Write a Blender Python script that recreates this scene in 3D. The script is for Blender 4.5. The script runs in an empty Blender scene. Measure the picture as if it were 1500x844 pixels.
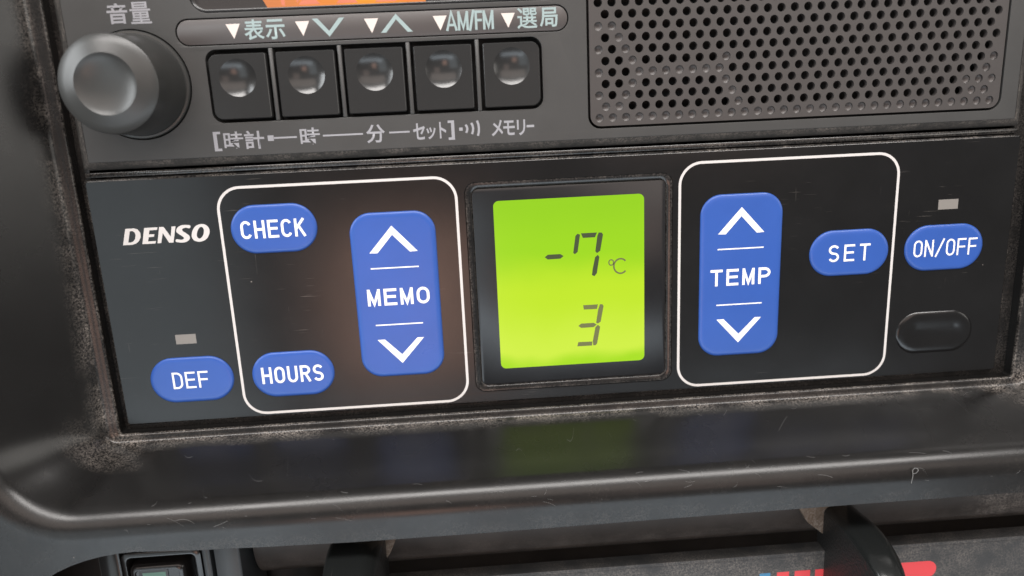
import bpy, bmesh, math, random
from mathutils import Matrix, Vector
random.seed(4)
SC = bpy.context.scene
COL = SC.collection
MM = 0.001
# The fascia is modelled life size (182 x 50 mm panels). Plan coordinates are millimetres on the
# fascia plane: x to the right, y up, h out towards the viewer; world = (x, -h, y).

# ------------------------------------------------------------------ camera
cam_d = bpy.data.cameras.new('camera')
cam = bpy.data.objects.new('camera', cam_d); COL.objects.link(cam); SC.camera = cam
rx, ry, rz = math.radians(-13.9), math.radians(-3.44), math.radians(-2.52)
M = Matrix.Rotation(rz, 4, 'Z') @ Matrix.Rotation(ry, 4, 'Y') @ Matrix.Rotation(rx, 4, 'X')
cam.matrix_world = Matrix.Translation((-18.9*MM, -147.1*MM, 36.2*MM)) @ Matrix.Rotation(math.radians(90), 4, 'X') @ M
cam_d.sensor_width = 36; cam_d.lens = 1112.3/1500*36
cam_d.clip_start = 0.004; cam_d.clip_end = 20
cam_d.dof.use_dof = True; cam_d.dof.focus_distance = 0.150; cam_d.dof.aperture_fstop = 13

# ------------------------------------------------------------------ world and lamps
SC.view_settings.view_transform = 'Standard'; SC.view_settings.look = 'None'
SC.view_settings.exposure = 0; SC.view_settings.gamma = 1
w = bpy.data.worlds.new('World'); SC.world = w; w.use_nodes = True
w.node_tree.nodes['Background'].inputs[0].default_value = (0.90, 0.86, 0.83, 1)
w.node_tree.nodes['Background'].inputs[1].default_value = 0.27
def area(name, loc, target, sx, sy, power, col, spread=180):
    l = bpy.data.lights.new(name, 'AREA'); l.shape = 'RECTANGLE'; l.size = sx; l.size_y = sy
    l.energy = power; l.color = col; l.spread = math.radians(spread)
    o = bpy.data.objects.new(name, l); COL.objects.link(o); o.location = loc
    o.rotation_euler = (Vector(target)-Vector(loc)).to_track_quat('-Z', 'Y').to_euler()
    return o
area('left_side_window', (-0.82, -0.42, 0.34), (0, 0, 0), 0.28, 0.60, 6.0, (0.94, 0.98, 1.0))
area('right_side_window', (0.95, -0.48, 0.16), (0, 0, 0), 0.50, 0.45, 2.2, (1.0, 0.96, 0.90))
area('warm_lip_fill', (0.0, -0.80, 0.42), (0, 0, 0), 1.3, 0.34, 2.6, (1.0, 0.84, 0.75))  # added warm fill behind the viewer, brightens the band below the lip crest
area('roof_window', (0.05, -0.58, 0.80), (0, 0, -0.02), 1.3, 0.18, 15.5, (1.0, 0.96, 0.93))
area('left_door_light', (-0.52, -0.80, -0.22), (0, 0, 0), 0.40, 0.55, 0.9, (0.80, 0.93, 1.0))
area('cool_fascia_fill', (0.0, -0.75, -0.46), (0, 0, 0), 1.1, 0.16, 2.1, (0.80, 0.91, 1.0))  # added cool fill from low in front, gives the lower fascia blue-grey reflections
area('cab_bounce_warm', (-0.11, -0.85, -0.22), (0, 0, 0), 0.20, 0.20, 0.50, (1.0, 0.58, 0.44))
area('cab_bounce_seat', (0.27, -0.80, 0.10), (0, 0, 0), 0.24, 0.24, 0.26, (1.0, 0.74, 0.64))

# ------------------------------------------------------------------ materials
def mat(name, base, rough=0.5, bump=0, bscale=3000, spec=0.5, coat=0, metal=0, dust=False,
        mottle=0.0, scratch=0.0, specks=0.0, dust_col=(0.31, 0.275, 0.245), streak=False):
    m = bpy.data.materials.new(name); m.use_nodes = True
    nt = m.node_tree; N = nt.nodes; L = nt.links; b = N['Principled BSDF']
    b.inputs['Roughness'].default_value = rough; b.inputs['Specular IOR Level'].default_value = spec
    b.inputs['Metallic'].default_value = metal; b.inputs['Coat Weight'].default_value = coat
    tc = N.new('ShaderNodeTexCoord'); co = tc.outputs['Object']
    def noise(scale, detail=3, vec=None, rough_=0.6):
        n = N.new('ShaderNodeTexNoise'); n.inputs['Scale'].default_value = scale
        n.inputs['Detail'].default_value = detail; n.inputs['Roughness'].default_value = rough_
        L.new(vec or co, n.inputs['Vector']); return n.outputs['Fac']
    def ramp(fac, a, b_, va=0.0, vb=1.0):
        r = N.new('ShaderNodeMapRange'); r.inputs[1].default_value = a; r.inputs[2].default_value = b_
        r.inputs[3].default_value = va; r.inputs[4].default_value = vb; L.new(fac, r.inputs[0]); return r.outputs[0]
    def math_(op, a, b_):
        n = N.new('ShaderNodeMath'); n.operation = op
        for i, v in enumerate((a, b_)):
            if isinstance(v, (int, float)): n.inputs[i].default_value = v
            else: L.new(v, n.inputs[i])
        n.use_clamp = op in ('MULTIPLY', 'MAXIMUM', 'ADD'); return n.outputs[0]
    col = None
    def mix(fac, c1, c2):
        n = N.new('ShaderNodeMix'); n.data_type = 'RGBA'
        if isinstance(fac, (int, float)): n.inputs[0].default_value = fac
        else: L.new(fac, n.inputs[0])
        for i, v in ((6, c1), (7, c2)):
            if isinstance(v, tuple): n.inputs[i].default_value = (*v, 1)
            else: L.new(v, n.inputs[i])
        return n.outputs[2]
    col = tuple(base)
    if mottle:
        col = mix(ramp(noise(70, 5), 0.35, 0.7), tuple(c*(1-mottle) for c in base), tuple(c*(1+mottle) for c in base))
    masks = []
    if dust:
        at = N.new('ShaderNodeAttribute'); at.attribute_name = 'dust'
        f = math_('MULTIPLY', ramp(noise(2600, 4, None, .75), 0.42, 0.68), ramp(noise(190, 5), 0.36, 0.62, .10, 1))
        masks.append(math_('MULTIPLY', f, at.outputs['Fac']))
    if specks:
        v = N.new('ShaderNodeTexVoronoi'); v.inputs['Scale'].default_value = 190; L.new(co, v.inputs['Vector'])
        d = ramp(v.outputs['Distance'], 0.02, 0.035, 1, 0)
        d = math_('MULTIPLY', d, ramp(noise(420, 1), 0.60, 0.64))
        masks.append(math_('MULTIPLY', d, specks))
    if scratch:
        mp = N.new('ShaderNodeMapping'); mp.inputs['Scale'].default_value = (14, 1, 420)
        mp.inputs['Rotation'].default_value = (0, math.radians(14), 0); L.new(co, mp.inputs['Vector'])
        s = ramp(noise(8, 2, mp.outputs[0]), 0.66, 0.72)
        mp2 = N.new('ShaderNodeMapping'); mp2.inputs['Scale'].default_value = (300, 1, 18)
        mp2.inputs['Rotation'].default_value = (0, math.radians(-33), 0); L.new(co, mp2.inputs['Vector'])
        s2 = ramp(noise(5, 2, mp2.outputs[0]), 0.70, 0.74)
        s = math_('MULTIPLY', math_('MAXIMUM', s, s2), ramp(noise(45, 3), 0.52, 0.66))
        masks.append(math_('MULTIPLY', s, scratch))
    rough_src = None
    for k in masks:
        col = mix(k, col, dust_col)
        rough_src = k if rough_src is None else math_('MAXIMUM', rough_src, k)
    if isinstance(col, tuple): b.inputs['Base Color'].default_value = (*col, 1)
    else: L.new(col, b.inputs['Base Color'])
    # finger smears: the gloss changes slowly over the surface
    r = ramp(noise(55, 4), 0.3, 0.7, rough*0.88, min(1, rough*1.14))
    if rough_src is not None:
        r = math_('MAXIMUM', r, math_('MULTIPLY', rough_src, 0.8))
    L.new(r, b.inputs['Roughness'])
    h = None
    if bump:
        h = noise(bscale, 2)
    if streak:
        mp3 = N.new('ShaderNodeMapping'); mp3.inputs['Scale'].default_value = (60, 1, 3500); L.new(co, mp3.inputs['Vector'])
        h = noise(1, 2, mp3.outputs[0])
    if h is not None:
        bp = N.new('ShaderNodeBump'); bp.inputs['Strength'].default_value = 1.0
        bp.inputs['Distance'].default_value = bump*MM; L.new(h, bp.inputs['Height']); L.new(bp.outputs[0], b.inputs['Normal'])
    return m
BEZ = mat('bezel_grained_plastic', (0.0068, 0.0065, 0.0064), 0.26, bump=0.008, bscale=3800, spec=.42, dust=True, specks=0.8, mottle=.12)
RADIO = mat('radio_matt_plastic', (0.043, 0.043, 0.042), 0.44, bump=0.012, bscale=5200, dust=True, specks=0.5, mottle=.08)
KEY = mat('radio_key_plastic', (0.022, 0.022, 0.022), 0.20, bump=0.004, bscale=5200, specks=0.3)
STRIP = mat('label_strip_plastic', (0.066, 0.058, 0.056), 0.42, bump=0.004, bscale=5200)
GRILLE = mat('grille_plastic', (0.050, 0.045, 0.0435), 0.42, bump=0.006, bscale=5200, mottle=.06, specks=.4)
KNOB = mat('knob_plastic', (0.033, 0.034, 0.033), 0.31, bump=0.006, bscale=5200, mottle=.1)
GLOSS = mat('panel_gloss_black', (0.006, 0.006, 0.0063), 0.185, bump=0.0006, bscale=1200, dust=True, specks=0.5, scratch=0.22, mottle=.2)
LENS = mat('lcd_window_gloss', (0.008, 0.008, 0.009), 0.24, bump=0.0011, dust=True, streak=True)
DARK = mat('dark_cavity_plastic', (0.008, 0.008, 0.008), 0.7)
BLUE = mat('blue_button_film', (0.026, 0.083, 0.335), 0.30, bump=0.0004, bscale=900, mottle=.05, spec=.45)
WHITE = mat('white_print', (0.80, 0.79, 0.80), 0.45)
GREYW = mat('warm_white_print', (0.56, 0.535, 0.52), 0.45)
RPRINT = mat('grey_green_radio_print', (0.27, 0.345, 0.345), 0.5)
LPRINT = mat('grey_radio_print', (0.27, 0.27, 0.29), 0.5)
TRI = mat('pinkish_white_print', (0.62, 0.55, 0.51), 0.5)
IND = mat('grey_indicator', (0.20, 0.185, 0.17), 0.4)
BROWN = mat('dusty_brown_metal', (0.105, 0.075, 0.052), 0.7, bump=0.05, bscale=1500, mottle=.45, dust=True)
DRUM = mat('dusty_drum_plastic', (0.034, 0.028, 0.025), 0.5, bump=0.02, bscale=2500, dust=True, specks=0.8, mottle=.3)
LEVP = mat('lever_panel_plastic', (0.034, 0.036, 0.038), 0.5, bump=0.03, bscale=2600, dust=True, scratch=0.4, specks=0.6, mottle=.1)
LKN = mat('lever_knob_gloss', (0.010, 0.011, 0.011), 0.22, bump=0.003, bscale=1500, scratch=0.35)
LKS = mat('lever_knob_stipple', (0.012, 0.012, 0.012), 0.42, bump=0.25, bscale=1700)
RED = mat('red_print', (0.62, 0.055, 0.065), 0.45)
LBLUE = mat('light_blue_print', (0.05, 0.19, 0.34), 0.45)
SWG = mat('switch_gloss', (0.014, 0.013, 0.013), 0.2, bump=.002, bscale=2000)
BGREY = mat('blue_grey_plastic', (0.058, 0.066, 0.072), 0.45, bump=0.012, bscale=4000)
GREEN = mat('green_legend', (0.12, 0.24, 0.19), 0.4)
LINT = mat('pale_scratch', (0.17, 0.17, 0.17), 0.6)

def emit_mat(name, stops, axis, lo, hi, strength, coat_rough=0.16):
    """backlit display: the light guide is brighter and yellower away from the top edge"""
    m = bpy.data.materials.new(name); m.use_nodes = True
    nt = m.node_tree; N = nt.nodes; L = nt.links; b = N['Principled BSDF']; b.inputs['Specular IOR Level'].default_value = .3
    tc = N.new('ShaderNodeTexCoord'); sp = N.new('ShaderNodeSeparateXYZ'); L.new(tc.outputs['Object'], sp.inputs[0])
    n = N.new('ShaderNodeTexNoise'); n.inputs['Scale'].default_value = 75; L.new(tc.outputs['Object'], n.inputs['Vector'])
    mr = N.new('ShaderNodeMapRange'); mr.inputs[1].default_value = lo*MM; mr.inputs[2].default_value = hi*MM
    L.new(sp.outputs[axis], mr.inputs[0])
    ad = N.new('ShaderNodeMath'); ad.operation = 'MULTIPLY_ADD'; L.new(n.outputs['Fac'], ad.inputs[0]); ad.inputs[1].default_value = .18
    sb = N.new('ShaderNodeMath'); sb.operation = 'SUBTRACT'; L.new(mr.outputs[0], sb.inputs[0]); sb.inputs[1].default_value = .09
    L.new(sb.outputs[0], ad.inputs[2])
    cr = N.new('ShaderNodeValToRGB'); L.new(ad.outputs[0], cr.inputs[0])
    cr.color_ramp.interpolation = 'EASE'; e = cr.color_ramp.elements
    while len(e) < len(stops): e.new(0.5)
    for k, (p, c) in enumerate(stops): e[k].position = p; e[k].color = (*c, 1)
    b.inputs['Base Color'].default_value = (0.02, 0.03, 0.01, 1)
    b.inputs['Roughness'].default_value = coat_rough
    L.new(cr.outputs[0], b.inputs['Emission Color']); b.inputs['Emission Strength'].default_value = strength
    return m
LCD = emit_mat('green_backlit_lcd', [(0, (.40, .76, .0)), (.10, (.66, .90, .05)), (.45, (.56, .84, .01)), (.70, (.35, .72, .0)), (1, (.31, .67, .0))], 2, -17.6, 16.9, 0.92)
SEG = mat('lcd_segment', (0.030, 0.045, 0.014), 0.4)
SEG2 = mat('lcd_segment_faded', (0.105, 0.115, 0.035), 0.4)
ORANGE = emit_mat('orange_backlit_lcd', [(0, (.80, .22, .08)), (.4, (.95, .26, .05)), (.6, (1.0, .33, .03)), (1, (.9, .24, .05))], 0, -54, -25, 0.92, .3)
OSEG = mat('orange_lcd_segment', (0.50, 0.15, 0.085), 0.4)

# ------------------------------------------------------------------ helpers
def W(x, y, h): return (x*MM, -h*MM, y*MM)
def empty(name, label, cat, x, y, h, group=None):
    o = bpy.data.objects.new(name, None); COL.objects.link(o); o.location = W(x, y, h)
    o.empty_display_size = .01
    o['label'] = label; o['category'] = cat
    if group: o['group'] = group
    return o
def finish(me, m, smooth):
    if m: me.materials.append(m)
    if smooth:
        me.polygons.foreach_set('use_smooth', [True]*len(me.polygons))
        me.set_sharp_from_angle(angle=math.radians(smooth))
def link(name, me, parent, label=None):
    o = bpy.data.objects.new(name, me); COL.objects.link(o)
    if parent:
        o.parent = parent
        p = Vector((0, 0, 0)); q = parent
        while q: p = p + q.location; q = q.parent
        o.location = -p
    if label: o['label'] = label
    return o
def obj(name, verts, faces, m, parent, smooth=0, label=None, dust=None, flip=False):
    me = bpy.data.meshes.new(name)
    me.from_pydata([W(*v) for v in verts], [], faces)
    if dust is not None:
        a = me.attributes.new('dust', 'FLOAT', 'POINT'); a.data.foreach_set('value', dust)
    bm = bmesh.new(); bm.from_mesh(me); bmesh.ops.recalc_face_normals(bm, faces=bm.faces)
    bm.to_mesh(me); bm.free()
    finish(me, m, smooth)
    return link(name, me, parent, label)
def rrect(x0, y0, x1, y1, r, n=8):
    r = min(r, (x1-x0)/2-1e-4, (y1-y0)/2-1e-4)
    rs = r if isinstance(r, (list, tuple)) else [r]*4
    P = []
    for (cx, cy, a0, rr) in ((x1-rs[0], y1-rs[0], 0, rs[0]), (x0+rs[1], y1-rs[1], 90, rs[1]), (x0+rs[2], y0+rs[2], 180, rs[2]), (x1-rs[3], y0+rs[3], 270, rs[3])):
        for i in range(n+1):
            a = math.radians(a0+90*i/n); P.append((cx+rr*math.cos(a), cy+rr*math.sin(a)))
    return P
def rrect4(x0, y0, x1, y1, rs, n=8):     # radii: top right, top left, bottom left, bottom right
    P = []
    for (sx, sy, a0, rr) in ((1, 1, 0, rs[0]), (0, 1, 90, rs[1]), (0, 0, 180, rs[2]), (1, 0, 270, rs[3])):
        cx = x1-rr if sx else x0+rr; cy = y1-rr if sy else y0+rr
        for i in range(n+1):
            a = math.radians(a0+90*i/n); P.append((cx+rr*math.cos(a), cy+rr*math.sin(a)))
    return P
def circle(cx, cy, r, n=48): return [(cx+r*math.cos(2*math.pi*i/n), cy+r*math.sin(2*math.pi*i/n)) for i in range(n)]
def flat_mesh(loops, h0, h1, bevel=0, bevel_which=None):
    """fill of the first loop minus the others, extruded from h0 to h1 (top)"""
    c = bpy.data.curves.new('tmp', 'CURVE'); c.dimensions = '2D'; c.fill_mode = 'BOTH'
    c.extrude = (h1-h0)/2
    for lp in loops:
        s = c.splines.new('POLY'); s.points.add(len(lp)-1); s.use_cyclic_u = True
        for p, q in zip(s.points, lp): p.co = (q[0], q[1], 0, 1)
    o = bpy.data.objects.new('tmp', c); COL.objects.link(o)
    dg = bpy.context.evaluated_depsgraph_get()
    me = bpy.data.meshes.new_from_object(o.evaluated_get(dg))
    bpy.data.objects.remove(o); bpy.data.curves.remove(c)
    bm = bmesh.new(); bm.from_mesh(me)
    bmesh.ops.remove_doubles(bm, verts=bm.verts, dist=1e-4)
    mid = (h0+h1)/2
    if bevel:
        es = []
        for e in bm.edges:
            if len(e.link_faces) == 2 and e.verts[0].co.z > 1e-6 and e.verts[1].co.z > 1e-6 and e.calc_face_angle(0) > 1.2:
                if bevel_which is None or bevel_which(e.verts[0].co): es.append(e)
        bmesh.ops.bevel(bm, geom=es, offset=bevel, segments=2, profile=0.5, affect='EDGES', clamp_overlap=True)
    for v in bm.verts:
        x, y, z = v.co; v.co = W(x, y, z+mid)
    bmesh.ops.recalc_face_normals(bm, faces=bm.faces)
    bm.to_mesh(me); bm.free()
    return me
def flat(name, loops, h0, h1, m, parent, bevel=0, which=None, label=None, smooth=35, dustfn=None):
    me = flat_mesh(loops, h0, h1, bevel, which); me.name = name; me.materials.clear()
    if dustfn:
        a = me.attributes.new('dust', 'FLOAT', 'POINT')
        a.data.foreach_set('value', [dustfn(v.co.x/MM, v.co.z/MM, -v.co.y/MM) for v in me.vertices])
    finish(me, m, smooth)
    o = link(name, me, parent, label)
    if bevel:
        wn = o.modifiers.new('weighted_normals', 'WEIGHTED_NORMAL'); wn.keep_sharp = True; wn.weight = 100
    return o
def sheet(name, loop, h, m, parent, thick=0.02, label=None):
    return flat(name, [loop], h-thick, h, m, parent, label=label, smooth=0)
def stack(name, fn, prof, m, parent, smooth=40, cap=True, base=False, label=None, dust=None):
    """fn(inset) -> loop; prof = [(inset, h), ...]"""
    V = []; F = []; D = []
    n = len(fn(prof[0][0]))
    for j, (ins, h) in enumerate(prof):
        V += [(x, y, h) for x, y in fn(ins)]; D += [(dust[j] if dust else 0)]*n
    for k in range(len(prof)-1):
        for i in range(n):
            j = (i+1) % n
            F.append((k*n+i, k*n+j, (k+1)*n+j, (k+1)*n+i))
    if cap: F.append(tuple((len(prof)-1)*n+i for i in range(n)))
    if base: F.append(tuple(range(n)))
    return obj(name, V, F, m, parent, smooth, label, D)
def lathe(name, cx, cy, prof, m, parent, n=96, smooth=40, cap=True):
    V = []; F = []
    for r, h in prof: V += [(x, y, h) for x, y in circle(cx, cy, r, n)]
    for k in range(len(prof)-1):
        for i in range(n):
            j = (i+1) % n; F.append((k*n+i, k*n+j, (k+1)*n+j, (k+1)*n+i))
    if cap: F.append(tuple((len(prof)-1)*n+i for i in range(n)))
    return obj(name, V, F, m, parent, smooth)

# ---- strokes: lettering printed with a pen of constant width
def stroke_polys(pts, t, closed=False):
    """ribbon of width t round a polyline, mitred; returns quads"""
    n = len(pts); P = [Vector(p) for p in pts]; Lf = []; Rt = []
    for i in range(n):
        a = P[i-1] if (i > 0 or closed) else None
        b = P[(i+1) % n] if (i < n-1 or closed) else None
        d1 = (P[i]-a).normalized() if a is not None else (b-P[i]).normalized()
        d2 = (b-P[i]).normalized() if b is not None else d1
        nn = (Vector((-d1.y, d1.x))+Vector((-d2.y, d2.x)))
        nn = nn.normalized() if nn.length > 1e-6 else Vector((-d1.y, d1.x))
        k = min(1/max(0.35, nn.dot(Vector((-d1.y, d1.x)))), 2.4)
        Lf.append(P[i]+nn*t/2*k); Rt.append(P[i]-nn*t/2*k)
    q = []
    for i in range(n if closed else n-1):
        j = (i+1) % n; q.append((Lf[i], Rt[i], Rt[j], Lf[j]))
    return q
def arc(cx, cy, rx_, ry_, a0, a1, n=10):
    return [(cx+rx_*math.cos(math.radians(a0+(a1-a0)*i/n)), cy+ry_*math.sin(math.radians(a0+(a1-a0)*i/n))) for i in range(n+1)]
def glyph(c, w_, t):
    """strokes in a box w_ wide and 1 high (outer edges), pen t"""
    a = t/2; x1 = w_-a; y1 = 1-a; m = w_/2; rx_ = m-a
    ry_ = min(rx_*1.15, .3)
    top = lambda s, e: arc(m, y1-ry_, rx_, ry_, s, e); bot = lambda s, e: arc(m, a+ry_, rx_, ry_, s, e)
    if c == 'C': return [(top(22, 180)+bot(180, 338), 0)]
    if c == 'O': return [(top(0, 180)+bot(180, 360), 1)]
    if c == 'U': return [([(a, 1)]+bot(180, 360)+[(x1, 1)], 0)]
    if c == 'H': return [([(a, 0), (a, 1)], 0), ([(x1, 0), (x1, 1)], 0), ([(a, .5), (x1, .5)], 0)]
    if c == 'E': return [([(w_, y1), (a, y1), (a, a), (w_, a)], 0), ([(a, .52), (w_*.93, .52)], 0)]
    if c == 'F': return [([(w_, y1), (a, y1), (a, 0)], 0), ([(a, .5), (w_*.93, .5)], 0)]
    if c == 'K': return [([(a, 0), (a, 1)], 0), ([(x1, 1), (a, .42)], 0), ([(w_*.40, .58), (x1+a*.4, 0)], 0)]
    if c == 'D': return [([(a, a), (a, y1)]+arc(w_*.42, y1-.27, x1-w_*.42, .27, 90, 0)+arc(w_*.42, a+.27, x1-w_*.42, .27, 0, -90), 1)]
    if c == 'R': return [([(a, 0), (a, y1)]+arc(m, y1-.21, rx_, .21, 90, -90)+[(a, y1-.42)], 0), ([(m, y1-.42), (x1+a*.2, 0)], 0)]
    if c == 'P': return [([(a, 0), (a, y1)]+arc(m, y1-.23, rx_, .23, 90, -90)+[(a, y1-.46)], 0)]
    if c == 'S':
        r2 = (1-t)/4
        return [(arc(m, y1-r2, rx_, r2, 25, 270-0)+arc(m, a+r2, rx_, r2, 90, -155)[1:], 0)]
    if c == 'T': return [([(0, y1), (w_, y1)], 0), ([(m, y1), (m, 0)], 0)]
    if c == 'N': return [([(a, 0), (a, 1)], 0), ([(x1, 0), (x1, 1)], 0), ([(a, 1-a*.6), (x1, a*.6)], 0)]
    if c == 'M': return [([(a, 0), (a, 1)], 0), ([(x1, 0), (x1, 1)], 0), ([(a, 1-a*.8), (m, .12), (x1, 1-a*.8)], 0)]
    if c == 'A': return [([(a*.8, 0), (m, 1-a*.5), (w_-a*.8, 0)], 0), ([(w_*.2, .3), (w_*.8, .3)], 0)]
    if c == '/': return [([(a*.5, -.04), (w_-a*.5, 1.04)], 0)]
    return []
def word(name, s, x0, x1, y0, y1, t, lw, h, m, parent, label=None, widths=None):
    """stroke word: letters lw wide, spread so that the word spans x0..x1; t = pen (mm)"""
    H = y1-y0; ws = [(widths or {}).get(c, lw) for c in s]
    gap = ((x1-x0)-sum(ws))/max(1, len(s)-1)
    V = []; F = []; x = x0; k = 0
    for c, wd in zip(s, ws):
        for pts, cl in glyph(c, wd/H, t/H):
            k += 1
            for q in stroke_polys(pts, t/H, bool(cl)):
                b = len(V); V += [(x+p.x*H, y0+p.y*H, h+0.003*(k % 5)+.0004*len(F)) for p in q]; F.append((b, b+1, b+2, b+3))
        x += wd+gap
    return obj(name, V, F, m, parent, 0, label)
def lines(name, polylines, t, h, m, parent, label=None, closed=False):
    V = []; F = []
    for k, pts in enumerate(polylines):
        for q in stroke_polys(pts, t, closed):
            b = len(V); V += [(p.x, p.y, h+0.004*(k % 5)) for p in q]; F.append((b, b+1, b+2, b+3))
    return obj(name, V, F, m, parent, 0, label)
def polys(name, ps, h, m, parent, label=None):
    V = []; F = []
    for p in ps:
        b = len(V); V += [(x, y, h) for x, y in p]; F.append(tuple(range(b, b+len(p))))
    return obj(name, V, F, m, parent, 0, label)
def kanji(name, s, x0, x1, y0, y1, h, m, parent, bold=0.018):
    c = bpy.data.curves.new('tmp', 'FONT'); c.body = s; c.offset = bold; c.resolution_u = 3
    o = bpy.data.objects.new('tmp', c); COL.objects.link(o)
    dg = bpy.context.evaluated_depsgraph_get()
    me = bpy.data.meshes.new_from_object(o.evaluated_get(dg))
    bpy.data.objects.remove(o); bpy.data.curves.remove(c)
    xs = [v.co.x for v in me.vertices]; ys = [v.co.y for v in me.vertices]
    a0, a1, b0, b1 = min(xs), max(xs), min(ys), max(ys)
    for v in me.vertices:
        x, y, _ = v.co; v.co = W(x0+(x-a0)/(a1-a0)*(x1-x0), y0+(y-b0)/(b1-b0)*(y1-y0), h)
    me.materials.clear(); me.materials.append(m); me.name = name
    return link(name, me, parent)
def cr(pts, n=5, closed=True):
    """smooth closed outline through the points"""
    P = [Vector(p) for p in pts]; out = []; N_ = len(P)
    for i in range(N_):
        a, b, c, d = P[i-1], P[i], P[(i+1) % N_], P[(i+2) % N_]
        for k in range(n):
            u = k/n
            out.append(tuple(0.5*((2*b)+(c-a)*u+(2*a-5*b+4*c-d)*u*u+(3*b-a-3*c+d)*u**3)))
    return out

# ================================================================== dashboard bezel
bez = empty('dashboard_bezel', 'black grained plastic dashboard surround with glossy rounded lip below the two panels', 'dashboard trim', 0, -35, 16)
def upath(L, B, R, r, top=95, nl=30, na=14, nb=70):
    P = [(L, top+(B+r-top)*i/nl) for i in range(nl)]
    P += [(L+r-r*math.cos(math.pi/2*i/na), B+r-r*math.sin(math.pi/2*i/na)) for i in range(na)]
    P += [(L+r+(R-L-2*r)*i/nb, B) for i in range(nb)]
    P += [(R-r+r*math.sin(math.pi/2*i/na), B+r-r*math.cos(math.pi/2*i/na)) for i in range(na)]
    P += [(R, B+r+(top-B-r)*i/nl) for i in range(nl+1)]
    return P
rows = [(-92.0, -26.1, 94.0, .6, -14, 0), (-92.0, -26.1, 94.0, .6, .6, 0), (-92.0, -26.1, 94.0, .6, .95, .8), (-92.1, -26.2, 94.1, .7, 1.25, .8), (-92.35, -26.4, 94.4, .8, 1.36, .15), (-93.1, -26.8, 95.3, 1.2, 1.46, .08),
        (-93.8, -27.25, 96.2, 1.6, 1.56, .25), (-94.3, -27.65, 96.7, 2.0, 1.78, .9), (-94.65, -27.88, 97.1, 2.4, 2.4, .7), (-95.6, -28.15, 99.0, 4.0, 3.8, .18), (-96.7, -28.65, 100.6, 5.6, 5.0, .0),
        (-98.7, -29.55, 103.8, 8.2, 7.2, .0), (-101.1, -30.65, 107.6, 10.6, 9.9, .0), (-104.0, -31.95, 112.0, 12.8, 13.2, .0)]
a0 = math.radians(22); p0 = (-32.9, 16.7); rr = 5.6
for k in range(0, 11):
    a = a0+(math.pi/2-a0)*k/10
    y = p0[0]+rr*(math.cos(a)-math.cos(a0)); h = p0[1]+rr*(math.sin(a)-math.sin(a0))
    off = -(y-p0[0])
    rows.append((-107.3-off, y, 117.5+off, 14+off, h, .03))
yl, hl = rows[-1][1], rows[-1][4]
rows.append((rows[-1][0]-.8, yl-.8, rows[-1][2]+.8, rows[-1][3]+.8, hl, .03))
V = []; D = []; F = []
for (L_, B_, R_, r_, h_, d_) in rows:
    for i, (x, y) in enumerate(upath(L_, B_, R_, r_)):
        V.append((x, y, h_))
        corner = max(0, 1-math.hypot(x+93, y+27)/9) + 1.3*max(0, 1-math.hypot(x-96, y+27)/9)
        fade = 1.0 if y < -20 else max(.6, 1-(y+20)/90)
        D.append(min(1, d_*fade + (corner*.6 if h_ < 8 and h_ > 1 else 0)))
n = len(V)//len(rows)
for k in range(len(rows)-1):
    for i in range(n-1): F.append((k*n+i, k*n+i+1, (k+1)*n+i+1, (k+1)*n+i))
obj('surround', V, F, BEZ, bez, 50, dust=D)
out = upath(*rows[-1][:4])
open_ = []                                    # opening below the lip for the levers and switches
ol, orr, ot, rad = -110.0, 125.0, -44.6, 13
open_ = [(orr, -150)] + [(orr, ot-rad)] + [(orr-rad+rad*math.cos(math.radians(90*i/10)), ot-rad+rad*math.sin(math.radians(90*i/10))) for i in range(1, 10)] + [(orr-rad, ot)]
open_ += [(60, ot-.05), (20, ot-.2), (-20, ot-.45), (-45, ot-.35), (-60, ot-.05), (-75, ot+.35), (-86, ot+.95)]
open_ += [(ol+24-24*math.sin(math.radians(90*i/12)), ot+.95-15+15*math.cos(math.radians(90*i/12))) for i in range(1, 13)] + [(ol, -150)]
SCL = (147.1-hl)/(147.1-16)                     # opening edge was measured on the h = 16 plane
open_ = [(-18.9+(x+18.9)*SCL, 36.2+(y-36.2)*SCL) for x, y in open_]
loop = out + [(260, 95), (260, -150)] + open_ + [(-260, -150), (-260, 95)]
flat('lower_fascia', [loop], hl-12, hl, BEZ, bez, bevel=0.9, which=lambda co: co.y < -39.5 and co.x > -150 and co.x < 150 and co.y > -140,
     dustfn=lambda x, y, h: .10 if y < -40 else .03)
flat('recess_back', [rrect(-140, -150, 140, -40, 5)], -11, -10, DRUM, bez)
flat('light_block_plate', [rrect(-115, -150, 125, 100, 5)], -16, -15, DARK, bez)  # unseen plate added to keep world light from leaking in behind
flat('gap_liner', [rrect(-93.5, -27, 95.5, 90, .6), rrect(-90.2, -24, 90.2, 85, .3)], -3.0, -1.5, BEZ, bez, dustfn=lambda x, y, h: .15)
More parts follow.
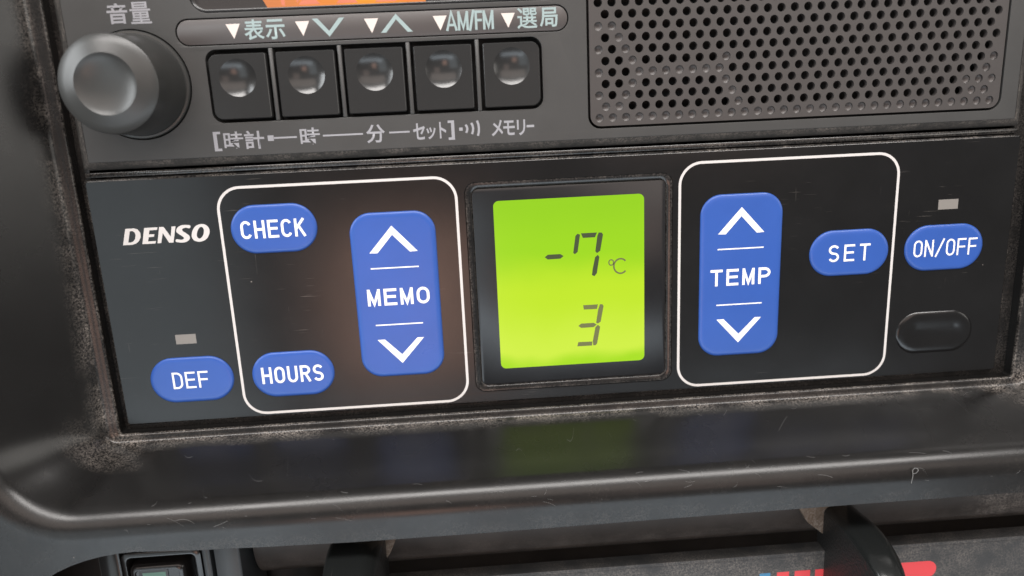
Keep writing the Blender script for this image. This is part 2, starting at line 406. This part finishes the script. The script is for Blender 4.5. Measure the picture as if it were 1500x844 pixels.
# scratches on the lip
def lip_h(y):
    best = min(rows, key=lambda q: abs(q[1]-y)); return best[4]
V = []; F = []                                # fine hairline scratches and lint on ledge and lip
rng = random.Random(11)
for q in range(90):
    k = rng.uniform(9, len(rows)-2); x = rng.uniform(-85, 98); ln = rng.uniform(.4, 2.6)*(.4+rng.random()); an = rng.uniform(-.5, .9); cv = rng.uniform(-.8, .8); t = rng.uniform(.025, .05)
    pts = []
    for u in range(5):
        kk = min(len(rows)-1.01, max(8, k+(ln*u/4*math.sin(an+cv*u/4))/.8)); xx = x+ln*u/4*math.cos(an+cv*u/4)
        a, b_ = rows[int(kk)], rows[int(kk)+1]; f = kk-int(kk)
        pts.append((xx, a[1]+(b_[1]-a[1])*f+.02, a[4]+(b_[4]-a[4])*f+.03))
    for u in range(4):
        b0 = len(V); p, r_ = pts[u], pts[u+1]
        V += [(p[0], p[1], p[2]), (p[0]+t*.3, p[1]-t, p[2]+t*.6), (r_[0]+t*.3, r_[1]-t, r_[2]+t*.6), (r_[0], r_[1], r_[2])]; F.append((b0, b0+1, b0+2, b0+3))
LINT2 = mat('dull_scratch', (0.10, 0.10, 0.10), 0.6)
o = obj('hairline_scratch', V, F, LINT2, bez); o['kind'] = 'stuff'
pm = [(-18.9+(x-1.9+18.9)*SCL, 36.2+(y-36.2)*SCL) for x, y in ((66.4, -40.9), (66.6, -39.3), (66.45, -38.0), (66.8, -37.6), (67.4, -37.7), (67.6, -38.2), (67.2, -38.7), (66.6, -38.8))]
lines('scratch_mark', [pm], .13, hl+.05, LINT, bez, label='small pale scratch shaped like a p')

# ================================================================== radio
rad_ = empty('car_radio', 'dark grey car radio with round volume knob, five keys and perforated speaker grille', 'radio', 0, 45, 0)
strip_lp = rrect(-70.2, 47.78, 1.0, 52.5, 2.3)
keys_lp = rrect(-65.6, 34.05, -4.15, 47.05, 2.0)
grille_lp = rrect(4.35, 29.75, 85.75, 78.4, 2.4)
disp_lp = rrect(-67.0, 53.38, -1.2, 78, 3.0)
knob_lp = circle(-78.4, 41.4, 9.75, 64)
face_lp = [(89.0, 27.9), (89.0, 80), (-89.4, 80), (-89.4, 27.9)]
def rdust(x, y, h): return .35 if y < 28.2 else 0.0
flat('faceplate', [face_lp, strip_lp, keys_lp, grille_lp, disp_lp, knob_lp], -2.5, 0, RADIO, rad_, bevel=0.12)
V = []; F = []; D = []
for (x0, y0, x1, y1, h, d) in ((-89.4, 27.9, 89.0, 80, 0, .35), (-89.7, 27.6, 89.3, 80.3, -.2, .9), (-91, 26.65, 90.7, 81, -1.3, .3), (-91.2, 26.4, 90.9, 81.2, -1.6, .2), (-91.2, 26.4, 90.9, 81.2, -8, 0)):
    for x, y in rrect(x0, y0, x1, y1, .4, 3): V.append((x, y, h)); D.append(d)
nn = len(V)//5
for k in range(4):
    for i in range(nn): j = (i+1) % nn; F.append((k*nn+i, k*nn+j, (k+1)*nn+j, (k+1)*nn+i))
obj('bevelled_rim', V, F, RADIO, rad_, 50, dust=D)
sheet('inner_chassis', rrect(-88, 28.5, 88, 79.5, 1), -3.2, DARK, rad_, 1)
# label strip
stack('label_strip', lambda i: rrect(-70.0+i, 47.98+i, .8-i, 52.3-i, 2.1-i), [(0, -2), (0, -.22), (.12, -.14)], STRIP, rad_)
HS = -.12
for n_, (cx, a) in enumerate(((-59.93, 1), (-47.53, 1), (-35.1, 1), (-22.63, 1), (-10.13, 1))):
    polys('triangle_mark', [[(cx-1.28, 51.35), (cx+1.26, 51.35), (cx-.02, 48.8)]], HS, TRI, rad_)
kanji('lettering', '表', -58.05, -54.5, 48.45, 52.0, HS, RPRINT, rad_)
kanji('lettering', '示', -54.25, -50.75, 48.45, 51.9, HS, RPRINT, rad_)
kanji('lettering', '選', -8.5, -4.75, 48.5, 52.15, HS, RPRINT, rad_, .012)
kanji('lettering', '局', -4.3, -1.0, 48.65, 52.05, HS, RPRINT, rad_)
polys('arrow_mark', [[(-45.75, 51.72), (-44.75, 51.72), (-42.83, 49.5), (-40.9, 51.7), (-39.92, 51.72), (-42.83, 48.5)]], HS, RPRINT, rad_)
polys('arrow_mark', [[(-33.52, 48.79), (-32.55, 48.79), (-30.62, 51.05), (-28.65, 48.79), (-27.68, 48.79), (-30.62, 52.0)]], HS, RPRINT, rad_)
word('lettering', 'AM/FM', -21.6, -12.8, 48.65, 52.0, .44, 1.75, HS, RPRINT, rad_, widths={'M': 2.0, 'A': 2.1, '/': 1.0, 'F': 1.4})
# keys
KX = [(-65.05, -54.65), (-52.85, -42.25), (-40.45, -29.8), (-27.9, -17.15), (-15.15, -4.65)]
DX = [-60.05, -47.62, -35.2, -22.5, -9.9]
for k, ((x0, x1), dx) in enumerate(zip(KX, DX)):
    lf = 1.6 if k == 0 else .35; rt = 1.6 if k == 4 else .35
    y0, y1 = 34.6, 46.2; dy = 41.95; R_ = 3.35
    def kl(i, x0=x0, x1=x1, lf=lf, rt=rt): return rrect4(x0+i, y0+i, x1-i, y1-i, (max(.05, rt-i), max(.05, lf-i), max(.05, lf-i), max(.05, rt-i)), 8)
    V = []; F = []; prof = [(0, -2.6), (0, .42), (.07, .55), (.18, .62)]
    for ins, h in prof: V += [(x, y, h) for x, y in kl(ins)]
    top = kl(.18); nk = len(top)
    # subdivide the straight sides so that the blend to the round dimple is even
    for kk in range(len(prof)-1):
        for i in range(nk): j = (i+1) % nk; F.append((kk*nk+i, kk*nk+j, (kk+1)*nk+j, (kk+1)*nk+i))
    key = obj('push_key', V, F, KEY, rad_, 40)
    me = flat_mesh([top, circle(dx, dy, R_, 64)], .60, .62); me.materials.clear(); me.name = 'key_top'; finish(me, KEY, 0)
    link('key_top', me, key)
    V = []; F = []; dep = .86; rings = 10
    for q in range(rings+1):
        u = 1-q/rings*.97; r = R_*u; h = .62 - dep*(1-u*u)
        V += [(x, y, h) for x, y in circle(dx, dy, r, 64)]
    for q in range(rings):
        for i in range(64): j = (i+1) % 64; F.append((q*64+i, q*64+j, (q+1)*64+j, (q+1)*64+i))
    F.append(tuple(rings*64+i for i in range(64)))
    obj('finger_dimple', V, F, KEY, key, 60)
for x in (-53.76, -41.35, -28.85, -16.15):
    stack('key_divider', lambda i, x=x: rrect(x-.36+i, 34.1+i, x+.36-i, 46.95-i, .1, 2), [(0, -2.4), (0, .05), (.1, .14)], RADIO, rad_)
# text below the keys
HT = .012
kanji('lettering', '[', -66.05, -64.7, 28.95, 32.5, HT, LPRINT, rad_, .02)
kanji('lettering', '時', -64.2, -60.6, 29.05, 32.4, HT, LPRINT, rad_, .012)
kanji('lettering', '計', -60.4, -56.75, 29.05, 32.45, HT, LPRINT, rad_)
polys('printed_square', [[(-56.1, 31.4), (-55.0, 31.4), (-55.0, 30.38), (-56.1, 30.38)]], HT, LPRINT, rad_)
for x0, x1 in ((-54.95, -50.72), (-45.88, -38.4), (-33.5, -29.65)): polys('printed_line', [[(x0, 31.05), (x1, 31.05), (x1, 30.73), (x0, 30.73)]], HT, LPRINT, rad_)
kanji('lettering', '時', -50.1, -46.4, 29.15, 32.5, HT, LPRINT, rad_, .012)
kanji('lettering', '分', -37.8, -34.3, 29.1, 32.5, HT, LPRINT, rad_)
kanji('lettering', 'セ', -29.0, -26.75, 29.3, 32.35, HT, LPRINT, rad_, .022)
kanji('lettering', 'ッ', -26.5, -24.75, 29.3, 31.5, HT, LPRINT, rad_, .022)
kanji('lettering', 'ト', -24.05, -22.75, 29.35, 32.4, HT, LPRINT, rad_, .022)
kanji('lettering', ']', -22.4, -21.2, 29.0, 32.6, HT, LPRINT, rad_, .02)
polys('printed_square', [[(-20.3, 31.2), (-19.65, 31.2), (-19.65, 30.6), (-20.3, 30.6)]], HT, LPRINT, rad_)
for cx, hh in ((-18.85, .75), (-17.75, 1.05), (-16.65, 1.42)):
    lines('sound_wave_mark', [[(cx-.22, 30.93+hh), (cx+.02, 30.93+hh*.5), (cx+.08, 30.93), (cx+.02, 30.93-hh*.5), (cx-.18, 30.93-hh)]], .42, HT, LPRINT, rad_)
kanji('lettering', 'メ', -14.2, -12.0, 29.3, 32.3, HT, LPRINT, rad_, .022)
kanji('lettering', 'モ', -11.95, -9.75, 29.35, 32.1, HT, LPRINT, rad_, .022)
kanji('lettering', 'リ', -9.35, -7.75, 29.25, 32.15, HT, LPRINT, rad_, .022)
polys('printed_line', [[(-7.5, 31.1), (-6.05, 31.1), (-6.05, 30.65), (-7.5, 30.65)]], HT, LPRINT, rad_)
kanji('lettering', '音', -81.65, -78.05, 52.1, 55.6, HT, LPRINT, rad_, .02)
kanji('lettering', '量', -77.65, -74.0, 52.0, 55.7, HT, LPRINT, rad_, .012)
# volume knob
prof = [(9.6, -2.4), (9.55, .35), (9.4, .55), (9.05, .6), (8.95, .75), (8.9, 1.2), (8.62, 6), (8.26, 11.2), (8.20, 11.42), (8.06, 11.54),
        (6.8, 12.02), (5.9, 12.36), (5.1, 12.64), (4.75, 12.45), (4.2, 12.22), (3.2, 11.95), (2.0, 11.75), (1.0, 11.68), (.1, 11.66)]
lathe('volume_knob', -78.4, 41.4, prof, KNOB, rad_, 128, 30)
# display window of the radio
stack('display_window', lambda i: rrect(-66.9+i, 53.48+i, -1.3-i, 77.9-i, 2.9-i), [(0, -2), (0, -.25), (.35, -.55), (.6, -.62)], LENS, rad_)
od = sheet('orange_lcd', [(-54.1, 60), (-54.15, 55.2), (-53.5, 53.95), (-25.0, 53.95), (-25.0, 60)], -.56, ORANGE, rad_, .02)
seg = []
for cx in (-46.0, -39.2, -32.2): seg.append([(cx-2.0, 54.2), (cx+1.95, 54.2), (cx+1.25, 55.0), (cx-1.25, 55.0)])
seg += [[(-51.0, 54.4), (-50.35, 54.0), (-50.3, 60), (-51.2, 60)], [(-48.2, 54.5), (-47.6, 55.2), (-47.6, 60), (-48.3, 60)], [(-41.9, 55.3), (-41.3, 54.9), (-41.3, 60), (-42, 60)], [(-37.3, 55.3), (-36.7, 55.3), (-36.7, 60), (-37.3, 60)]]
for s in seg: polys('segment', [s], -.552, OSEG, od)
# speaker grille
PX, PY = 2.563, 2.08
shallow = {(1, 0), (1, 1), (1, 10), (2, 0), (2, 2), (2, 10), (3, 2), (3, 9), (4, 0), (5, 2), (5, 9), (6, 0), (6, 2), (7, 1), (8, 0), (8, 1), (1, 29), (2, 30), (2, 29), (3, 29), (1, 28), (2, 28), (4, 30)}
shallow |= {(4, c) for c in range(3, 10)}
holes = []; plugs = []
for k in range(23):
    for c in range(31 if k % 2 == 0 else 30):
        x = 6.51+(PX/2 if k % 2 else 0)+c*PX; y = 31.73+PY*k
        holes.append(circle(x, y, .80, 16))
        if k == 0 or (k, c) in shallow: plugs.append((x, y, random.uniform(-.62, -.42), random.random()))
gr = flat('speaker_grille', [rrect(4.8, 30.2, 85.3, 78, 2.0)]+holes, -1.15, -.05, GRILLE, rad_, label='perforated plate of small round holes')
V = []; F = []
for x, y, d, t in plugs:
    b = len(V)
    for rr_, hh in ((.85, d+.02), (.55, d-.16), (.25, d-.26)): V += [(a_, b_, hh) for a_, b_ in circle(x, y, rr_, 12)]
    for q in range(2):
        for i in range(12): j = (i+1) % 12; F.append((b+q*12+i, b+q*12+j, b+(q+1)*12+j, b+(q+1)*12+i))
    F.append(tuple(b+24+i for i in range(12)))
o = obj('blind_hole_floor', V, F, STRIP, gr, 60); o['kind'] = 'stuff'

# ================================================================== climate panel
pan = empty('heater_control_panel', 'glossy black climate panel with blue buttons, white outlines and lit green display', 'control panel', 0, 0, 0)
lcd_open = rrect(-20.05, -22.35, 20.8, 20.8, 2.2)
def pdust(x, y, h):
    return .55 if (y < -24 or (abs(x) > 90 and y < -5)) else (.22 if y > 24 else 0)
flat('faceplate', [rrect(-90.6, -24.5, 90.6, 24.4, .5, 4), lcd_open], -1.4, 0, GLOSS, pan, bevel=.08)
V = []; F = []; D = []
for (x0, y0, x1, y1, h, d) in ((-90.6, -24.5, 90.6, 24.4, 0, .5), (-90.85, -24.75, 90.85, 24.65, -.15, .6), (-91, -24.9, 91, 24.8, -.5, .3), (-91, -24.9, 91, 24.8, -9, 0)):
    for x, y in rrect(x0, y0, x1, y1, .4, 3): V.append((x, y, h)); D.append(d)
nn = len(V)//4
for k in range(3):
    for i in range(nn): j = (i+1) % nn; F.append((k*nn+i, k*nn+j, (k+1)*nn+j, (k+1)*nn+i))
obj('rim', V, F, GLOSS, pan, 50, dust=D)
stack('trim_strip', lambda i: rrect(-90.9+i, 25.0+i, 90.5-i, 25.95-i, .3, 3), [(0, -5), (0, -.85), (.12, -.75)], GLOSS, pan, dust=[0, .3, .3])
# printed outlines
def ring(name, x0, y0, x1, y1, r, t, h, m, parent):
    o_ = rrect(x0, y0, x1, y1, r, 12); i_ = rrect(x0+t, y0+t, x1-t, y1-t, r-t, 12); n_ = len(o_)
    V = [(x, y, h) for x, y in o_]+[(x, y, h) for x, y in i_]
    F = [(i, (i+1) % n_, n_+(i+1) % n_, n_+i) for i in range(n_)]
    return obj(name, V, F, m, parent)
ring('printed_outline', -67.2, -24.15, -21.4, 22.3, 4.6, .52, .012, GREYW, pan)
ring('printed_outline', 21.9, -24.15, 66.5, 22.65, 4.6, .52, .012, GREYW, pan)
# display
stack('display_rim', lambda i: rrect(-20.0+i, -22.3+i, 20.75-i, 20.75-i, 2.15-i*.55, 8), [(0, -1), (0, -.10), (.12, .06), (1.05, .06), (1.22, -.08), (1.30, -.5)], GLOSS, pan, cap=False, dust=[0, .2, .3, .0, .4, .2])
win = stack('display_window', lambda i: rrect(-18.65+i, -20.95+i, 19.4-i, 19.4-i, 1.2-i*.5, 8), [(0, -.9), (0, -.26), (.10, -.20)], LENS, pan, dust=[0, .5, .0])
ls = sheet('green_lcd', rrect(-14.62, -17.6, 15.1, 16.9, 1.1), -.17, LCD, pan, .02)
HQ = -.155
segs7 = [[(-4.88, 5.24), (-4.25, 5.72), (-1.75, 5.72), (-1.11, 5.27), (-1.75, 4.78), (-4.29, 4.75)]]
seven = [[(0.83, 5.8), (1.15, 5.52), (1.72, 5.95), (2.28, 9.42), (1.77, 9.62), (1.35, 9.2)], [(2.45, 9.66), (5.66, 9.66), (5.25, 8.72), (2.82, 8.72)],
         [(6.0, 9.64), (6.6, 9.6), (6.86, 9.2), (6.25, 5.95), (5.6, 5.5), (5.26, 5.87), (5.72, 9.0)], [(5.76, 5.15), (6.05, 4.7), (5.5, 1.4), (5.0, .8), (4.49, 1.06), (4.66, 2.3), (5.2, 4.7)]]
three = [[(2.57, -5.1), (5.62, -5.1), (5.38, -6.05), (2.72, -6.03)], [(6.0, -5.1), (6.5, -5.12), (6.76, -5.5), (6.1, -8.8), (5.5, -9.15), (5.17, -8.95), (5.6, -6.3)],
         [(1.51, -9.43), (2.1, -8.95), (4.7, -8.95), (5.3, -9.35), (4.65, -9.85), (2.1, -9.88)], [(5.52, -9.4), (5.98, -9.85), (5.3, -13.4), (4.95, -13.78), (4.5, -13.75), (4.4, -12.9), (5.0, -9.9)],
         [(1.2, -13.78), (4.25, -13.78), (4.32, -12.92), (1.42, -12.88)]]
for s in segs7+seven[:3]: polys('segment', [s], HQ, SEG, ls)
polys('segment', [seven[3]], HQ, SEG, ls)
for s in three: polys('segment', [s], HQ, SEG2, ls)
lines('degree_mark', [arc(8.42, 3.42, .48, .56, 0, 360, 16)[:-1]], .24, HQ, SEG2, ls, closed=True)
lines('letter_c', [arc(10.3, 2.6, 1.36, 1.5, 42, 318, 20)], .34, HQ, SEG2, ls)
# brand lettering
den_D = [(-85.67, 12.15), (-84.75, 15.27), (-83.2, 15.3), (-82.45, 15.05), (-82.08, 14.35), (-82.15, 13.55), (-82.6, 12.8), (-83.2, 12.35), (-84.0, 12.15)]
den_Di = [(-84.62, 12.62), (-83.98, 14.8), (-83.45, 14.78), (-83.1, 14.5), (-83.03, 13.95), (-83.25, 13.25), (-83.65, 12.8), (-84.07, 12.62)]
brand = empty('unused', '', '', 0, 0, 0); bpy.data.objects.remove(brand)
HB = .03
def letter(lp, name='letter'): return flat(name, lp, HB-.03, HB, GREYW, brand, smooth=0)
brand = polys('brand_lettering', [[(-82.04, 12.18), (-81.22, 15.28), (-78.73, 15.28), (-78.9, 14.8), (-80.33, 14.76), (-80.52, 14.0), (-79.5, 13.98), (-79.66, 13.5), (-80.66, 13.48), (-80.9, 12.66), (-79.4, 12.66), (-79.58, 12.18)]], HB, GREYW, pan)
letter([den_D, den_Di])
letter([[(-79.2, 12.2), (-78.43, 15.3), (-77.6, 15.3), (-76.55, 13.35), (-76.1, 15.28), (-75.36, 15.28), (-76.2, 12.18), (-77.0, 12.18), (-77.93, 14.1), (-78.5, 12.2)]])
letter([cr([(-72.6, 15.28), (-72.78, 14.76), (-73.5, 14.92), (-74.1, 14.75), (-74.2, 14.35), (-73.6, 13.85), (-73.05, 13.3), (-73.05, 12.75), (-73.6, 12.25), (-74.5, 12.08), (-75.7, 12.28), (-75.54, 12.8), (-74.7, 12.62), (-74.15, 12.8), (-74.2, 13.15), (-74.9, 13.7), (-75.35, 14.25), (-75.1, 14.95), (-74.3, 15.4), (-73.4, 15.45)], 3)])
letter([cr([(-72.62, 13.2), (-72.3, 14.3), (-71.5, 15.2), (-70.4, 15.48), (-69.5, 15.1), (-69.12, 14.3), (-69.35, 13.3), (-70.1, 12.4), (-71.3, 12.06), (-72.3, 12.4)], 3),
        cr([(-71.65, 13.3), (-71.35, 14.25), (-70.85, 14.85), (-70.4, 14.85), (-70.15, 14.3), (-70.4, 13.4), (-70.9, 12.8), (-71.4, 12.72)], 3)])
# indicators
sheet('indicator_window', [(-78.68, -8.22), (-74.7, -8.22), (-74.7, -6.25), (-78.68, -6.25)], .015, IND, pan, .02)
sheet('indicator_window', [(75.0, 10.58), (79.1, 10.58), (79.1, 12.58), (75.0, 12.58)], .015, IND, pan, .02)
# buttons: a raised film dome with a soft edge
def dome(name, x0, y0, x1, y1, r, hh, m, label=None):
    return stack(name, lambda i: rrect(x0+i, y0+i, x1-i, y1-i, max(.3, r-i), 14), [(0, -.05), (.03, hh*.35), (.16, hh*.68), (.42, hh*.90), (.8, hh), (1.2, hh*1.02)], m, pan, 60, label=label)
TB = .50
def small(x0, y0, s, tx0, tx1, lw, t=.50, widths=None):
    b = dome('button', x0, y0, x0+16.4, y0+9.45, 4.72, .46, BLUE, 'blue oval button lettered '+s)
    word('lettering', s, tx0, tx1, y0+3.02, y0+6.5, t, lw, TB, WHITE, b, widths=widths); return b
small(-65.1, 9.15, 'CHECK', -63.15, -50.9, 2.05)
small(-64.75, -20.5, 'HOURS', -62.8, -50.5, 2.05)
small(-84.8, -20.4, 'DEF', -80.35, -73.3, 2.0, .40)
small(48.85, -1.95, 'SET', 52.65, 61.25, 2.2, .44)
small(68.65, -1.95, 'ON/OFF', 70.35, 83.6, 1.85, .36, {'/': 1.75})
def tall(x0, s, tx0, tx1, lw, t):
    b = dome('button', x0, -17.6, x0+16.65, 15.95, 4.2, .46, BLUE, 'tall blue rocker button lettered '+s+' between two arrows')
    c = x0+8.2
    polys('up_arrow', [[(c-4.68, 8.05), (c-3.1, 8.0), (c-.02, 11.5), (c+3.2, 8.0), (c+4.7, 8.08), (c, 13.3)]], TB, WHITE, b)
    polys('down_arrow', [[(c-4.62, -9.65), (c-3.15, -9.62), (c+.06, -12.95), (c+3.35, -9.58), (c+4.68, -9.6), (c, -14.8)]], TB, WHITE, b)
    for y in (4.97, -6.6): polys('divider_line', [[(c-4.7, y+.13), (c+4.7, y+.13), (c+4.7, y-.13), (c-4.7, y-.13)]], TB, WHITE, b)
    word('lettering', s, tx0, tx1, -2.6, .82, t, lw, TB, WHITE, b)
tall(-42.7, 'MEMO', -40.35, -28.1, 2.55, .56)
tall(26.3, 'TEMP', 28.45, 40.8, 2.5, .54)
stack('blank_button', lambda i: rrect(68.5+i, -19.7+i, 84.6-i, -11.0-i, max(.3, 4.3-i), 14),
      [(-.15, -.01), (.05, .16), (.25, .24), (.7, .30), (1.6, .34), (2.8, .20), (3.6, .12)], GLOSS, pan, 60, label='unmarked black button')

# ================================================================== lever panel below
lev = empty('heater_lever_panel', 'dark lever panel with red and blue temperature bars under the dashboard lip', 'lever panel', 20, -62, 7)
def ldust(x, y, h): return .5 if y > -61.6 else .12
flat('face_panel', [rrect(-66, -95, 118, -60.75, .6, 3)], 3.5, 7, LEVP, lev, bevel=.35, dustfn=ldust)
flat('ridge', [rrect(-66, -61.75, 118, -61.55, .05, 2)], 6.9, 7.06, LEVP, lev, dustfn=lambda x, y, h: .4)
V = []; F = []; D = []
na = 22; nx = 60
for i in range(na+1):
    a = math.radians(45-135*i/na)
    for j in range(nx+1):
        x = -68+188*j/nx
        V.append((x, -51+11.5*math.sin(a), -7+11.5*math.cos(a)))
        D.append(.35*max(0, 1-abs(i-14)/5)+(.9*max(0, 1-abs(x-93)/9)))
for i in range(na):
    for j in range(nx):
        p = i*(nx+1)+j; F.append((p, p+1, p+nx+2, p+nx+1))
obj('slot_cover_drum', V, F, DRUM, lev, 60, dust=D)
x = 42.35
polys('blue_bar', [[(38.4, -65.15), (40.75, -65.15), (40.75, -69.3), (38.4, -69.3)]], 7.02, LBLUE, lev)
for x0, x1 in ((42.2, 44.85), (46.1, 49.5), (50.6, 54.6), (55.8, 60.4), (61.6, 67.0)):
    polys('red_bar', [[(x0, -65.15), (x1, -65.15), (x1, -69.3), (x0, -69.3)]], 7.02, RED, lev)
polys('red_bar', [[(68.4, -65.15)]+arc(75.6, -67.2, 2.05, 2.05, 90, -90)+[(68.4, -69.25)]], 7.02, RED, lev)
def lever(cx, flip, top, name, hw=4.2, ak=1.0):
    s = -1 if flip else 1
    def lp(i): 
        return rrect4(cx-hw+i*.3, -72+i*.3, cx+hw-i*.45, top-i, (3.6, 1.7, 1, 1), 10)
    prof = [(.8, 3), (.4, 8), (0, 13), (.08, 15.5), (.3, 18), (.65, 20), (1.15, 22), (1.8, 23.8), (2.6, 25.4), (3.6, 26.9), (4.8, 28.0), (6.2, 28.7)]
    me_o = stack('lever_knob', lp, prof, LKN, lev, 50, label=name)
    me_o.data.materials.append(LKS)
    for p in me_o.data.polygons:
        if abs(p.normal.x) > .93: p.material_index = 1
    pts = [(cx-s*11.5*ak, -43), (cx-s*10.0*ak, -50.2), (cx-s*7.5*ak, -54.6), (cx-s*3.2, -58.3), (cx+s*1, -58.5), (cx+s*1, -43)]
    if flip: pts = pts[::-1]
    flat('lever_arm', [pts], 4.4, 5.6, BROWN, lev, bevel=.2, dustfn=lambda x, y, h: .8)
lever(56.5, False, -50.4, 'glossy black lever knob in front of the red bars')
lever(-45.6, True, -47.2, 'black lever knob tucked under the lip', 5.3, .78)

# ================================================================== switch at lower left
sw = empty('dash_switch', 'small black dashboard switch with pale green legend under the lip', 'switch', -85, -53, 8)
stack('housing', lambda i: rrect(-92.9+i, -75+i, -77.3-i, -48.8-i, 1.2, 5), [(0, -6), (0, 8.0), (.3, 8.2), (.9, 8.2), (1.1, 7.6), (1.1, 4)], SWG, sw, cap=True)
btn = stack('rocker', lambda i: rrect(-91.3+i, -73+i, -80.3-i, -51.0-i, max(.3, 1.5-i*.6), 6), [(0, 4.2), (0, 8.3), (.25, 8.9), (.75, 9.2), (1.1, 9.2), (1.3, 8.9)], SWG, sw)
stack('legend_surround', lambda i: rrect(-89.4+i, -60+i, -83.7-i, -52.2-i, .3, 3), [(0, 8.8), (0, 9.05), (.2, 9.1)], BGREY, btn)
sheet('green_legend', [(-88.7, -58.5), (-84.15, -58.5), (-84.15, -52.75), (-88.7, -52.75)], 9.13, GREEN, btn, .02)
dv = empty('switch_bank_frame', 'blue grey plastic frame strips either side of the small switch', 'trim frame', -75, -55, 8)
stack('blanking_plate', lambda i: rrect(-97.6+i, -80+i, -93.4-i, -47-i, .5, 3), [(0, -6), (0, 7.4), (.3, 7.7)], KEY, dv)
stack('frame_strip', lambda i: rrect(-76.9+i, -80+i, -75.4-i, -46.5-i, .3, 3), [(0, -6), (0, 8), (.3, 8.3)], BGREY, dv)
stack('frame_strip', lambda i: rrect(-74.3+i, -80+i, -69.3-i, -46.5-i, .3, 3), [(0, -6), (0, 8.6), (.3, 8.9)], BGREY, dv)
